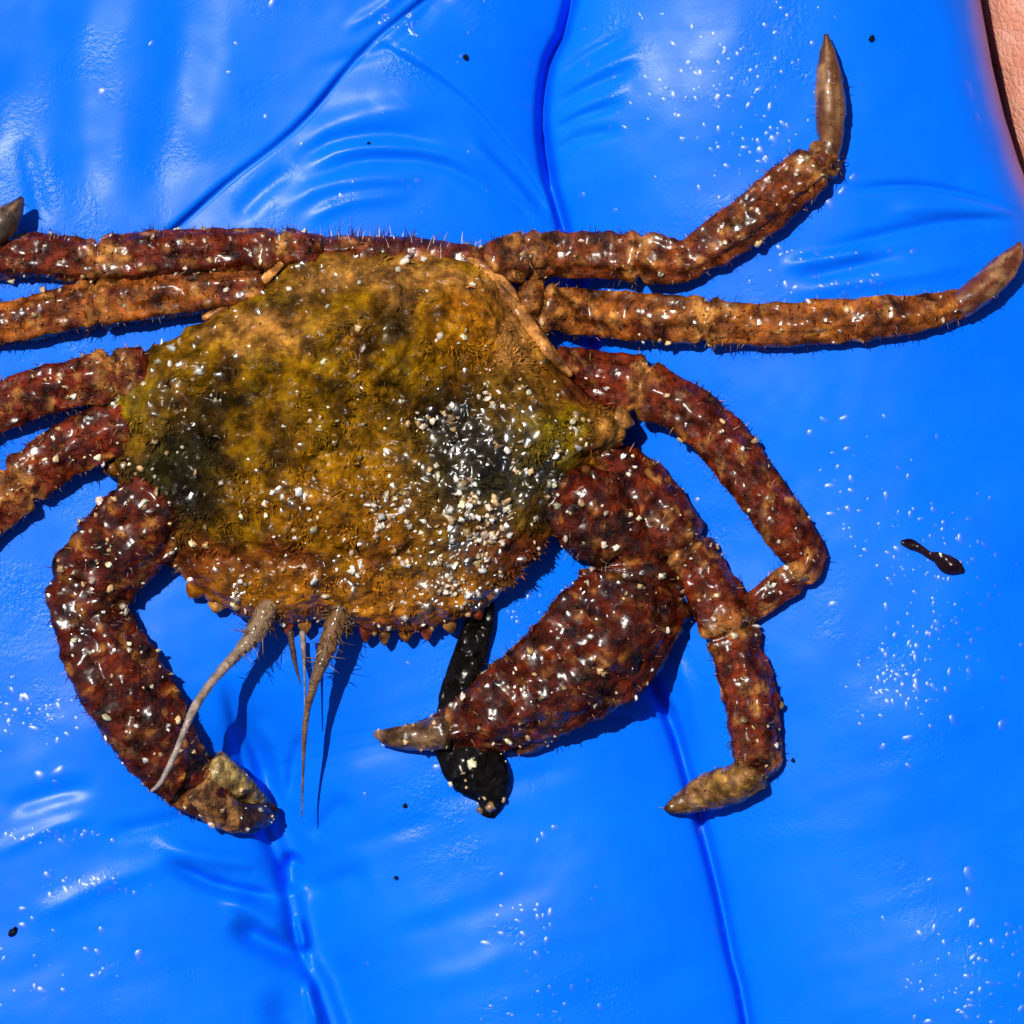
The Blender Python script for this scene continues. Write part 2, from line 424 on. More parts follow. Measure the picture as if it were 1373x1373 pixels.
def G(X, Y, detail=True):
    """height of the glove surface"""
    X = np.asarray(X, float); Y = np.asarray(Y, float)
    d, s, al = dist_poly(X, Y, CREASE_E)
    right = s < 0
    # right finger: a broad rounded back between the crease and the glove edge
    ex = edge_x(Y)
    half = np.maximum((ex - (ex - d - 1)) * 0 + (ex - np.interp(Y, CREASE_E[:, 1], CREASE_E[:, 0])) / 2, 50)
    q = (X - (ex - half)) / half
    zr = 74 * (1 - np.clip(np.abs(q), 0, 1.2) ** 2.2)
    zl = 52 - 52 * np.exp(-(d / 95) ** 1.3)
    dA, sA, aA = dist_poly(X, Y, CREASE_A)
    fade = sstep(0, .2, aA)
    zl = zl - fade * 40 * np.exp(-(dA / 80) ** 1.3) + 10 * np.exp(-((X - 150) / 200) ** 2) * sstep(600, 1000, Y)
    z = np.where(right, np.maximum(zr, -60), zl)
    # narrow bottoms of the creases
    z = z - (24 + 12 * sstep(260, 120, np.abs(Y - 200))) * np.exp(-(d / 7.0) ** 2) - 5 * np.exp(-(d / 20) ** 2)
    z = z - fade * (11 * np.exp(-(dA / 8) ** 2) + 9 * np.exp(-dA / 24))
    z = z - fade * 66 * np.exp(-np.abs(sA) / 85) * (.5 - .5 * np.tanh((sA + 12) / 15.0))
    z = z - sstep(880, 1000, Y) * 11 * np.exp(-np.abs(s) / 50) * (.5 - .5 * np.tanh(s / 8.0))
    # upper left: overlapping folds
    def add(poly, fn, pad=150):
        nonlocal z
        poly = np.asarray(poly, float)
        mk = near(X, Y, poly, pad)
        if mk.any():
            dd, ss, aa = dist_poly(X[mk], Y[mk], poly)
            z[mk] += fn(dd, ss, aa)
    def ends(aa, f=.2):
        return sstep(0, f, aa) * sstep(0, f, 1 - aa)
    # FOLD_C runs down-left: its upper-left side is positive here (right of travel, y down)
    add(FOLD_C, lambda dd, ss, aa: ends(aa, .12) * (-10 * (1 + .4 * np.sin(aa * 17)) * np.exp(-np.abs(ss) / 95) * (0.5 - 0.5 * np.tanh(ss / 3.0)) - 4 * np.exp(-(dd / 4) ** 2)), 300)
    add(FOLD_D, lambda dd, ss, aa: ends(aa, .15) * (9 * np.exp(-np.abs(ss) / 55) * (0.5 - 0.5 * np.tanh(ss / 5.0)) - 3 * np.exp(-(dd / 5) ** 2)), 300)
    def groove(pts, amp, wd, f=.3):
        add(smooth_poly(pts), lambda dd, ss, aa: amp * ends(aa, f) * np.exp(-(dd / wd) ** 2), wd * 3 + 5)
    # arcs inside the triangular pleat
    for pts, amp, wd in [
        ([(395, 205), (440, 170), (520, 148), (610, 150)], 6, 16), ([(385, 225), (440, 190), (520, 178), (600, 196)], -6, 9),
        ([(400, 235), (450, 205), (520, 198), (600, 208), (660, 240)], 5, 8), ([(410, 246), (470, 218), (530, 214), (600, 224), (700, 285)], -6, 8),
        ([(370, 290), (420, 255), (500, 240), (590, 240)], 6, 11), ([(310, 300), (350, 258), (400, 220)], -5, 12),
        ([(400, 300), (470, 270), (560, 262)], 4, 9), ([(640, 165), (655, 195), (700, 240), (745, 300)], -6, 9), ([(620, 180), (680, 235), (728, 292)], 5, 7),
        ([(640, 230), (690, 270), (720, 300)], -4, 6)]:
        groove(pts, amp * .85, wd * 1.1)
    # soft vertical undulations of the top left
    for pts, amp, wd in [([(118, -80), (112, 120), (128, 320)], -6, 38), ([(262, -80), (238, 120), (182, 310)], -6, 36), ([(30, 180), (45, 240), (62, 310)], -4, 14),
                         ([(190, -60), (170, 120), (150, 300)], 1, 36), ([(20, 60), (0, 160), (-40, 300)], -6, 40), ([(640, -40), (580, 5), (530, 60), (400, 95)], -3, 10),
                         ([(330, -60), (310, 60), (260, 230)], 2, 36), ([(455, 45), (520, 5), (560, -40)], 3, 8)]:
        groove(pts, amp, wd)
    # fan of wrinkles right of the upper crease
    for pts, amp, wd in [([(740, 110), (775, 80), (850, 40)], -6, 8), ([(735, 150), (780, 118), (860, 90)], -5, 8), ([(735, 180), (775, 155), (840, 140)], -5, 7), ([(738, 215), (770, 185), (840, 175)], -6, 9),
                         ([(745, 130), (800, 95), (870, 65)], 4, 9), ([(742, 165), (790, 138), (850, 118)], 4, 8), ([(728, 160), (734, 205), (742, 250)], -12, 9)]:
        groove(pts, amp * .85, wd)
    # folds that pinch towards the right edge
    for pts, amp, wd in [([(1080, 345), (1160, 322), (1260, 300), (1360, 292), (1400, 292)], -7, 9), ([(1040, 360), (1120, 345), (1180, 334)], 7, 10), ([(1120, 258), (1220, 250), (1310, 264), (1390, 292)], -6, 6),
                         ([(1180, 285), (1270, 278), (1380, 290)], 6, 11), ([(1040, 395), (1110, 385), (1200, 372), (1330, 350)], 5, 12), ([(1060, 378), (1130, 362), (1220, 340)], -4, 8)]:
        groove(pts, amp, wd)
    # bottom left pinched folds running into the crease
    for pts, amp, wd in [([(215, 1150), (280, 1185), (340, 1202), (388, 1208)], -14, 10), ([(200, 1128), (280, 1150), (340, 1160), (372, 1190)], 8, 13), ([(305, 1235), (345, 1262), (400, 1292), (416, 1310)], -20, 15),
                         ([(290, 1195), (350, 1228), (395, 1262)], 9, 14), ([(395, 1145), (384, 1170), (392, 1205)], -20, 12), ([(410, 1130), (440, 1100), (470, 1065)], -6, 14), ([(385, 1080), (395, 1020), (410, 975)], -6, 10),
                         ([(300, 900), (318, 960), (352, 1040), (362, 1090)], -8, 12), ([(345, 960), (372, 1020), (376, 1080)], 6, 12), ([(130, 1120), (230, 1100), (300, 1078)], -5, 12), ([(355, 1320), (385, 1373), (420, 1480)], -12, 22),
                         ([(395, 1230), (404, 1262), (404, 1285)], 10, 7), ([(410, 1310), (418, 1350), (428, 1385)], 10, 7), ([(455, 1140), (520, 1120), (600, 1090)], -2, 14), ([(405, 1210), (440, 1190), (500, 1170)], -6, 16),
                         ([(0, 1090), (60, 1066), (140, 1050)], -4, 14), ([(-20, 1150), (80, 1105), (140, 1092)], 2, 10), ([(30, 1240), (150, 1180), (260, 1150)], 3, 14)]:
        groove(pts, amp * 1.35, wd)
    # faint creases round the right claw's shadow
    for pts, amp, wd in [([(800, 955), (860, 968), (915, 968)], -4, 5), ([(560, 1080), (680, 1050), (800, 1020)], -3, 16), ([(870, 900), (905, 960), (925, 1040)], -5, 5), ([(900, 870), (930, 940), (940, 1020)], 5, 10),
                         ([(480, 1260), (620, 1225), (760, 1170)], -2.5, 20), ([(520, 1330), (640, 1300), (700, 1260)], 2.5, 18)]:
        groove(pts, amp, wd)
    # low mounds of the stretched rubber where the wet sheen lies
    for mx, my, a, r in [(1250, 960, 9, 90), (1330, 1340, 10, 110), (1285, 790, 6, 60), (110, 1010, 5, 90), (60, 1160, 3, 60), (760, 1290, 5, 120), (560, 300, 2, 120)]:
        z = z + a * np.exp(-((X - mx) ** 2 + (Y - my) ** 2) / r ** 2)
    if detail:
        P = np.stack([X, Y, X * 0], -1).reshape(-1, 3)
        z = z + (4.5 * fbm(P, 170, 5, 2) + 1.1 * fbm(P, 45, 9, 2)).reshape(z.shape)
        # stretch lines across the fingers
        th = math.radians(-17)
        Pw = np.stack([(X * math.cos(th) + Y * math.sin(th)) / 5.0, -X * math.sin(th) + Y * math.cos(th), X * 0], -1).reshape(-1, 3)
        z = z + 1.5 * fbm(Pw, 42, 31, 2).reshape(z.shape) * sstep(850, 1050, Y)
    # the glove rolls down at its right edge
    Rr = 80.0
    qq = np.clip((X - (ex - Rr)) / Rr, 0, 1)
    z = z - Rr * .8 * (1 - np.sqrt(np.maximum(1 - qq ** 2, 0)))
    return z

def gz(x, y):
    """highest glove point close to x, y (what a limb rests on)"""
    xs = np.array([[x - 18, x, x + 18, x, x]], float); ys = np.array([[y, y, y, y - 18, y + 18]], float)
    return float(G(xs, ys, False).max())

NX, NY = 880, 920
vv = np.linspace(-300, 1660, NY)
uu = np.linspace(0, 1, NX); uu = 1 - (1 - uu) ** 1.12
XX = -300 + (edge_x(vv)[:, None] + 300) * uu[None, :]
YY = np.repeat(vv[:, None], NX, 1)
ZZ = G(XX, YY)
top = np.stack([XX, YY, ZZ], -1).reshape(-1, 3)
i = np.arange(NY - 1)[:, None] * NX; j = np.arange(NX - 1)[None, :]
Fq = np.stack([i + j, i + j + 1, i + NX + j + 1, i + NX + j], -1).reshape(-1, 4)
ringi = np.concatenate([np.arange(NX - 1), np.arange(NY - 1) * NX + NX - 1, (NY - 1) * NX + np.arange(NX - 1, 0, -1), np.arange(NY - 1, 0, -1) * NX])
nr = len(ringi)
rim = top[ringi]
cen = np.array([560, 680, 0.0])
layers, base = [top], len(top)
faces = [Fq]
prev = ringi
for dz, scl in ((-30, 1.0), (-90, .99), (-160, .95), (-210, .85), (-225, .5), (-225, .01)):
    L = rim.copy(); L[:, :2] = cen[:2] + (rim[:, :2] - cen[:2]) * scl
    L[:, 2] = np.where(rim[:, 2] + dz * .3 < dz, rim[:, 2] + dz * .3, 0) * 0 + np.minimum(rim[:, 2] - 8, dz)
    idx = base + np.arange(nr); base += nr
    layers.append(L)
    faces.append(np.stack([prev, idx, np.roll(idx, -1), np.roll(prev, -1)], -1))
    prev = idx
GV = np.vstack(layers)
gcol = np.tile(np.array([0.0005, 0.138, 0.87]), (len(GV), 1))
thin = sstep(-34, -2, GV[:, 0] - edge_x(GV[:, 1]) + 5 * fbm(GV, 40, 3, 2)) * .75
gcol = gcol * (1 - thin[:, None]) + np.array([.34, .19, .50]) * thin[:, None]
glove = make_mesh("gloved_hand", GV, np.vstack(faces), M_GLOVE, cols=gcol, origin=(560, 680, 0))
tag(glove, "hand in a wrinkled wet bright blue rubber glove with the crab lying on it", "gloved hand")

# bare skin past the edge of the glove
ya = np.linspace(-420, 760, 30)
ctrl = []
for y in ya:
    e = float(edge_x(y)); r = 250 * (1 if y < 500 else max(.2, 1 - ((y - 500) / 270) ** 2)) * (1 if y > -250 else max(.3, 1 - ((-250 - y) / 190) ** 2))
    ctrl.append((np.interp(y, [-420, 0, 190, 400, 760], [1232, 1333, 1375, 1440, 1560]) + 256, y, -175, r, r * .82))
V, F, al, N = tube(ctrl, n=160, step=8, amp=3.0, freq=30, seed=77)
skin = make_mesh("bare_hand", V, F, M_SKIN, origin=(1600, 200, -380))
tag(skin, "bare pinkish skin with fine creases in the upper right corner, past the glove edge", "hand")

# ------------------------------------------------------------------ the crab
GC = 42.0                                   # glove level under the body
crab = bpy.data.objects.new("crab", None); C.objects.link(crab)
o3 = to_m(np.array([(490, 600, GC)]))[0]
crab.location = o3; parent_loc["crab"] = o3; crab.empty_display_size = .004
tag(crab, "small brown crab with an olive yellow fuzzy shell, sprawled belly down on the blue glove", "crab")

outline = [(392, 346), (440, 331), (500, 324), (545, 325), (600, 332), (640, 342), (668, 376), (696, 418), (742, 486), (792, 530), (836, 556), (846, 580), (822, 606), (790, 628), (772, 660), (752, 704), (726, 748),
           (690, 786), (652, 816), (606, 838), (565, 848), (520, 852), (480, 846), (440, 834), (405, 838), (362, 838), (318, 826), (276, 806), (246, 776), (210, 744), (176, 706), (156, 652), (146, 600), (142, 552), (150, 512), (186, 474), (246, 440), (296, 418), (340, 388), (370, 368)]
OUT = np.array(outline, float)
CC = np.array([490.0, 590.0])
NA, NT = 440, 130
OA = np.arctan2(OUT[:, 1] - CC[1], OUT[:, 0] - CC[0])
order = np.argsort(OA)
OA, OR = OA[order], np.linalg.norm(OUT - CC, axis=1)[order]
ang = np.linspace(-math.pi, math.pi, NA, endpoint=False)
def poly_radius(a):
    out = np.zeros_like(a)
    for k in range(len(outline)):
        p, q = OUT[k] - CC, OUT[(k + 1) % len(outline)] - CC
        dx, dy = np.cos(a), np.sin(a); e = q - p
        den = dx * e[1] - dy * e[0]
        den = np.where(np.abs(den) < 1e-9, 1e-9, den)
        t = (p[0] * e[1] - p[1] * e[0]) / den
        s = (p[0] * dy - p[1] * dx) / den
        ok = (t > 0) & (s >= -1e-6) & (s <= 1 + 1e-6)
        out = np.where(ok & (t > out), t, out)
    return out
RA = poly_radius(ang)
RA = RA * .985
for _ in range(2):
    RA = .25 * np.roll(RA, 1) + .5 * RA + .25 * np.roll(RA, -1)
RA += 3.2 * vnoise(np.stack([np.cos(ang) * 26, np.sin(ang) * 26, ang * 0], 1), 8)
tt = np.linspace(0, 1, NT) ** 0.8
RIMZ, PEAK = GC + 40, GC + 132

def carapace_z(x, y, t):
    z = RIMZ + (PEAK - RIMZ) * (1 - t ** 2.3) ** .68
    for mx, my, a, rx, ry in [(440, 660, 10, 110, 80), (690, 570, 10, 80, 70), (230, 560, 7, 60, 70), (520, 470, 8, 80, 50), (330, 790, 11, 34, 26), (395, 795, 7, 26, 26), (462, 790, 11, 30, 30), (560, 800, 9, 46, 28), (640, 770, 9, 36, 30),
                              (262, 590, -14, 34, 60), (300, 545, -9, 46, 24), (590, 575, -13, 46, 36), (255, 670, -10, 32, 44), (640, 500, -6, 60, 24), (420, 560, 6, 60, 40), (650, 660, 8, 50, 60), (430, 745, -8, 170, 13), (500, 540, -6, 60, 12),
                              (360, 470, 7, 70, 40), (650, 420, 8, 50, 46), (560, 380, -6, 20, 40), (455, 405, -7, 40, 20), (180, 560, 6, 30, 30)]:
        z = z + a * np.exp(-((x - mx) / rx) ** 2 - ((y - my) / ry) ** 2)
    return z

A2, T2 = np.meshgrid(ang, tt, indexing='ij')
RR2 = RA[:, None] * T2
cxs, cys = CC[0] + np.cos(A2) * RR2, CC[1] + np.sin(A2) * RR2
czs = carapace_z(cxs, cys, T2)
P = np.stack([cxs, cys, czs], -1).reshape(-1, 3)
edgef = (1 - T2.ravel() ** 10)
lum = 15 * fbm(P, 48, 21, 2) + 10 * fbm(P, 21, 24, 3, .55) + 2.4 * fbm(P, 7, 29, 2)
P[:, 2] += lum * (.4 + .6 * edgef)
P[:, 0] += 3 * fbm(P, 16, 41, 2) ; P[:, 1] += 3 * fbm(P, 16, 43, 2)
# under shell
under = []
for t, zz in ((.985, RIMZ - 12), (.93, RIMZ - 26), (.8, RIMZ - 38), (.5, RIMZ - 46), (.02, RIMZ - 48)):
    under.append(np.stack([CC[0] + np.cos(ang) * RA * t, CC[1] + np.sin(ang) * RA * t, np.full(NA, zz)], 1))
CV = np.vstack([P] + under)
i = np.arange(NA)[:, None]; i2 = (i + 1) % NA; j = np.arange(NT - 1)[None, :]
Ftop = np.stack([i * NT + j, i * NT + j + 1, i2 * NT + j + 1, i2 * NT + j], -1).reshape(-1, 4)[:, ::-1]
Fs = [Ftop[:, ::-1]]
prev = np.arange(NA) * NT + NT - 1
b0 = NA * NT
for k in range(len(under)):
    idx = b0 + k * NA + np.arange(NA)
    Fs.append(np.stack([prev, idx, np.roll(idx, -1), np.roll(prev, -1)], -1))
    prev = idx

OLIVE = np.array([.185, .086, .0006]); AMBER = np.array([.25, .085, .001]); TAN = np.array([.40, .175, .042]); RUST = np.array([.125, .022, .006])
DARK = np.array([.022, .014, .004]); MOSS = np.array([.18, .115, .003]); DKGREEN = np.array([.032, .03, .008]); MAROON = np.array([.075, .011, .005])

def spot(x, y, mx, my, rx, ry, jag=0):
    return np.exp(-(((x - mx) / rx) ** 2 + ((y - my) / ry) ** 2) ** 1.3)

def carapace_col(V):
    x = V[:, 0] + 26 * fbm(V, 40, 51, 3); y = V[:, 1] + 26 * fbm(V, 40, 57, 3)
    c = np.tile(OLIVE, (len(V), 1))
    def mix(col, m):
        nonlocal c
        m = np.clip(m, 0, 1)[:, None]
        c = c * (1 - m) + np.asarray(col) * m
    mix(AMBER, .8 * sstep(.0, .45, fbm(V, 60, 61, 3)))
    mix([.10, .042, .003], .9 * sstep(.12, .5, fbm(V, 38, 63, 3)))
    mix([.035, .016, .0015], .85 * sstep(.06, .36, fbm(V, 26, 65, 3)))
    mix(MOSS, .4 * sstep(.2, .55, fbm(V, 44, 67, 3)))
    mix(np.array([.34, .12, .004]), .85 * spot(x, y, 655, 430, 70, 55)); mix(np.array([.27, .12, .002]), .55 * spot(x, y, 470, 640, 120, 70)); mix(TAN * .9, .5 * spot(x, y, 480, 372, 90, 26)); mix(TAN, .9 * spot(x, y, 690, 450, 28, 60)); mix(TAN, .7 * spot(x, y, 650, 385, 60, 20))
    mix(TAN, .75 * spot(x, y, 345, 445, 66, 26)); mix(TAN, .6 * spot(x, y, 420, 385, 40, 18)); mix(TAN, .55 * spot(x, y, 555, 372, 30, 34)); mix(AMBER, .5 * spot(x, y, 470, 690, 130, 70))
    mix(RUST, .7 * sstep(712, 742, y) * (1 - sstep(752, 790, y)) * sstep(-.3, .3, fbm(V, 50, 91, 2))); mix(np.array([.32, .11, .003]), .85 * sstep(756, 785, y)); mix(RUST, .75 * sstep(808, 835, y))
    mix(RUST, .9 * spot(x, y, 700, 745, 70, 40)); mix(RUST, .85 * spot(x, y, 250, 755, 60, 44)); mix(MAROON, .8 * spot(x, y, 775, 520, 60, 30)); mix([.13, .06, .006], .8 * spot(x, y, 690, 520, 70, 30))
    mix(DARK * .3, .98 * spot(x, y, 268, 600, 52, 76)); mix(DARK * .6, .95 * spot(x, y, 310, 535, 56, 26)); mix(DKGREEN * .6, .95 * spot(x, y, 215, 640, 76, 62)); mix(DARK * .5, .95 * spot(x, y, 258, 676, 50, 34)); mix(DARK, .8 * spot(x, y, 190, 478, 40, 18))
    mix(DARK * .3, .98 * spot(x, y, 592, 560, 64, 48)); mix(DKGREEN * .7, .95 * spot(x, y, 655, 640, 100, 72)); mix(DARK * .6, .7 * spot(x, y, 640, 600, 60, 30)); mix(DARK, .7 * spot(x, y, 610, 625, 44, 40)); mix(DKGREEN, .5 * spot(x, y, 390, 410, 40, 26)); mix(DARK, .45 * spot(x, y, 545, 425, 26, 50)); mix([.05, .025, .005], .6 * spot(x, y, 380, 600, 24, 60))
    mix([.21, .14, .003], .9 * spot(x, y, 745, 585, 50, 36)); mix(TAN, .7 * spot(x, y, 815, 582, 28, 22)); mix(MAROON, .9 * spot(x, y, 800, 538, 56, 18)); mix(RUST * .6, .7 * spot(x, y, 790, 612, 34, 18)); mix([.20, .13, .004], .7 * spot(x, y, 172, 548, 40, 40))
    mix(RUST, .85 * sstep(352, 338, y) * 1.0)
    return c
ccol = carapace_col(CV)
carap = make_mesh("carapace", CV, np.vstack(Fs), M_CARA, crab, cols=ccol, wet=np.clip(spot(CV[:, 0], CV[:, 1], 655, 640, 110, 95) + .9 * spot(CV[:, 0], CV[:, 1], 610, 775, 70, 60) + .6 * sstep(735, 770, CV[:, 1]) + .4 * spot(CV[:, 0], CV[:, 1], 480, 690, 120, 60) + .5 * spot(CV[:, 0], CV[:, 1], 200, 530, 90, 80), 0, 1))

def surf_points(V, F, n, wfun=None, seed=0, nzmin=0.05):
    """random points on the upward side of a surface, with normals"""
    r = np.random.default_rng(seed)
    tri = []
    if isinstance(F, np.ndarray):
        tri = F[:, :3] if F.shape[1] == 3 else np.vstack([F[:, [0, 1, 2]], F[:, [0, 2, 3]]])
    else:
        for f in F:
            tri.append(f[:3])
            if len(f) == 4: tri.append((f[0], f[2], f[3]))
        tri = np.array(tri)
    a, b, c = V[tri[:, 0]], V[tri[:, 1]], V[tri[:, 2]]
    nn = np.cross(b - a, c - a); ar = np.linalg.norm(nn, axis=1) + 1e-12; nn = nn / ar[:, None]
    cen3 = (a + b + c) / 3
    up = nn[:, 2]
    if np.median(up * ar) < 0 or (up * ar).sum() < 0:
        pass
    wgt = ar * (np.abs(up) > nzmin)
    if wfun is not None:
        wgt = wgt * wfun(cen3)
    pick = r.choice(len(tri), n, p=wgt / wgt.sum())
    u, v = r.random(n), r.random(n)
    fl = u + v > 1; u[fl], v[fl] = 1 - u[fl], 1 - v[fl]
    pts = a[pick] + (b - a)[pick] * u[:, None] + (c - a)[pick] * v[:, None]
    return pts, nn[pick]

GRAIN_COLS = np.array([(.80, .66, .48), (.85, .78, .66), (.70, .45, .22), (.85, .62, .50), (.78, .72, .45), (.55, .36, .15), (.9, .86, .82), (.5, .3, .12)])  # pale grains: some stuck sand, many are wet glints put into the colour

def add_grains(parent, V, F, n, rlo, rhi, wfun=None, seed=0, outward=None, dark=0.0):
    n = int(n * .42); rlo *= .85; rhi *= .95
    pts, nn = surf_points(V, F, n, wfun, seed)
    r = np.random.default_rng(seed + 5)
    R = rlo + (rhi - rlo) * r.random(n) ** 1.7
    if outward is not None:
        o = pts - outward(pts); nn = np.where((nn * o).sum(1)[:, None] < 0, -nn, nn)
    else:
        nn = np.where(nn[:, 2:3] < 0, -nn, nn)
    cols = GRAIN_COLS[r.integers(0, len(GRAIN_COLS), n)] * r.uniform(.45, 1.12, (n, 1)) ** 1.3
    Vg, Fg, cg = grains_mesh(pts + nn * (R * .1)[:, None], R, cols, seed=seed)
    return make_mesh("sand_and_glint_grains", Vg, Fg, M_GRAIN, parent, cols=cg, kind="stuff")

def add_hairs(parent, V, F, n, llo, lhi, cols, wid=.9, lean=None, seed=0, wfun=None, outward=None, droop=.25):
    pts, nn = surf_points(V, F, n, wfun, seed, nzmin=0.0)
    r = np.random.default_rng(seed + 9)
    if outward is not None:
        o = pts - outward(pts); nn = np.where((nn * o).sum(1)[:, None] < 0, -nn, nn)
    else:
        nn = np.where(nn[:, 2:3] < 0, -nn, nn)
    D = nn + r.normal(size=nn.shape) * .45
    if lean is not None: D = D + np.asarray(lean)
    L = r.uniform(llo, lhi, n)
    cc = np.asarray(cols)[r.integers(0, len(cols), n)] * r.uniform(.6, 1.3, (n, 1))
    Vh, Fh, ch = hairs_mesh(pts - nn * .5, D, L, np.full(n, wid) * r.uniform(.6, 1.3, n), cc, droop, seed)
    return make_mesh("bristles", Vh, Fh, M_HAIR, parent, cols=ch, kind="stuff")

def cara_w(c):
    x, y = c[:, 0], c[:, 1]
    k = .35 + 5.0 * spot(x, y, 660, 640, 95, 90) + 4 * spot(x, y, 610, 770, 60, 50) + 1.2 * spot(x, y, 420, 790, 180, 40) + 1.0 * spot(x, y, 200, 540, 80, 80) + 1.5 * spot(x, y, 500, 700, 80, 50) + .8 * spot(x, y, 520, 560, 120, 60)
    return k * sstep(-.1, .5, fbm(c, 30, 71, 2))
add_grains(carap, P, Ftop, 1500, 2.0, 6.5, cara_w, 101)  # crowded where the shell glints, pale grains standing in for highlights
def add_film(parent, V, F, n, rlo, rhi, wfun, seed):
    """shallow near-level lenses of water caught on the rough shell"""
    pts, nn = surf_points(V, F, n, wfun, seed, nzmin=.25)
    r = np.random.default_rng(seed + 3)
    nseg = 10; a = np.arange(nseg) * 2 * math.pi / nseg
    vs, fs = [], []
    for k in range(n):
        R = rlo + (rhi - rlo) * r.random() ** 2
        asp = r.uniform(.5, 1.0); rot = r.normal(1.2, .8); tx, ty = r.normal(0, .13, 2)
        wob = 1 + .25 * r.normal(size=nseg).clip(-1, 1)
        rows = []
        for t in (1.0, .66, .33):
            u, v = np.cos(a) * R * t * wob, np.sin(a) * R * asp * t * wob
            px, py = u * math.cos(rot) - v * math.sin(rot), u * math.sin(rot) + v * math.cos(rot)
            rows.append(np.stack([px, py, .13 * R * (1 - t * t) + px * tx + py * ty], 1))
        rows.append(np.array([[0, 0, .13 * R]]))
        base = k * (3 * nseg + 1)
        vs.append(np.vstack(rows) + pts[k] + [0, 0, 2.2])
        for g in (0, 1):
            for q in range(nseg):
                fs.append((base + g * nseg + q, base + g * nseg + (q + 1) % nseg, base + (g + 1) * nseg + (q + 1) % nseg, base + (g + 1) * nseg + q))
        for q in range(nseg):
            fs.append((base + 2 * nseg + q, base + 2 * nseg + (q + 1) % nseg, base + 3 * nseg))
    return make_mesh("water_film", np.vstack(vs), fs, M_FILM, parent, kind="stuff")
add_film(carap, P, Ftop, 460, 4, 12, lambda c: (.06 + 1.5 * spot(c[:, 0], c[:, 1], 650, 600, 95, 62) + 3.2 * spot(c[:, 0], c[:, 1], 625, 750, 55, 60) + 1.6 * spot(c[:, 0], c[:, 1], 735, 655, 40, 26) + 3 * spot(c[:, 0], c[:, 1], 332, 786, 14, 26) + 3 * spot(c[:, 0], c[:, 1], 463, 782, 12, 28) + 1.2 * spot(c[:, 0], c[:, 1], 390, 680, 24, 26) + 1.2 * spot(c[:, 0], c[:, 1], 512, 670, 24, 26) + .5 * spot(c[:, 0], c[:, 1], 160, 510, 60, 40) + .4 * spot(c[:, 0], c[:, 1], 430, 830, 150, 16)) * sstep(-.35, .3, fbm(c, 24, 171, 2)), 151)
# matted fuzz in the shell's own colours, lying forward
pts, nn = surf_points(P, Ftop, 5200, lambda c: sstep(.0, .4, fbm(c, 34, 73, 2)) + .04, 103)
nn = np.where(nn[:, 2:3] < 0, -nn, nn)
r = np.random.default_rng(5)
D = nn * .38 + r.normal(size=nn.shape) * .4 + np.stack([fbm(pts, 60, 81, 2) * 1.6, .5 + fbm(pts, 60, 83, 2) * 1.4, 0 * pts[:, 0]], 1)
fc = carapace_col(pts) * r.uniform(.7, 1.7, (len(pts), 1))
Vh, Fh, ch = hairs_mesh(pts - nn, D, r.uniform(5, 11, len(pts)) * (1 - .45 * sstep(740, 800, pts[:, 1])), r.uniform(1.0, 2.4, len(pts)), fc, .35, 3)
make_mesh("fuzz", Vh, Fh, M_HAIR, carap, cols=ch, kind="stuff")

# teeth along the front and side margins
def tooth(x, y, z, dx, dy, ln, rad, col, seed):
    ln = ln * .7; rad = rad * 1.1
    c = [(x - dx * ln * .5, y - dy * ln * .5, z, rad, rad * .8), (x, y, z, rad * .95, rad * .7), (x + dx * ln * .55, y + dy * ln * .55, z - 1, rad * .6, rad * .5), (x + dx * ln, y + dy * ln, z - 2, rad * .12, rad * .12)]
    V, F, al, N = tube(c, n=10, step=3, amp=3.5, freq=9, seed=seed)
    return make_mesh("marginal_tooth", V, F, M_LEG, crab, cols=np.tile(col, (len(V), 1)))
for k, (x, y, dx, dy, ln, rad) in enumerate([(832, 564, .95, .25, 26, 17), (822, 590, .85, .5, 20, 14), (796, 618, .8, .6, 16, 13), (604, 838, .3, .95, 16, 10), (572, 846, .1, 1, 18, 9), (545, 850, .05, 1, 16, 9), (516, 851, 0, 1, 20, 9), (492, 848, -.1, 1, 18, 9),
                                               (466, 842, .1, 1, 18, 9), (410, 838, 0, 1, 18, 9), (386, 838, -.1, 1, 16, 9), (262, 792, -.5, .85, 16, 13), (292, 812, -.3, .95, 14, 11), (640, 822, .5, .85, 14, 10), (152, 630, -1, .2, 16, 12)]):
    tooth(x, y, RIMZ - 4, dx, dy, ln, rad, [TAN * .7, RUST * 1.6, AMBER * .8][k % 3], 200 + k)

# pale raised edges of the side wall
for k, (pts_, rad) in enumerate([([(618, 344), (650, 362), (682, 392), (700, 420)], 9), ([(668, 385), (700, 425), (735, 472), (765, 504)], 10), ([(700, 412), (712, 440), (728, 462)], 7), ([(384, 352), (350, 382), (312, 408), (275, 428)], 8)]):
    cc = [(x, y, RIMZ + 8 - 3 * q, rad * (.5 if q in (0, len(pts_) - 1) else 1), rad * .8) for q, (x, y) in enumerate(pts_)]
    V, F, al, N = tube(cc, n=12, step=4, amp=2.5, freq=12, seed=300 + k)
    make_mesh("shell_edge", V, F, M_LEG, crab, cols=np.tile(TAN * np.array([1.0, .95, 1.0]), (len(V), 1)))

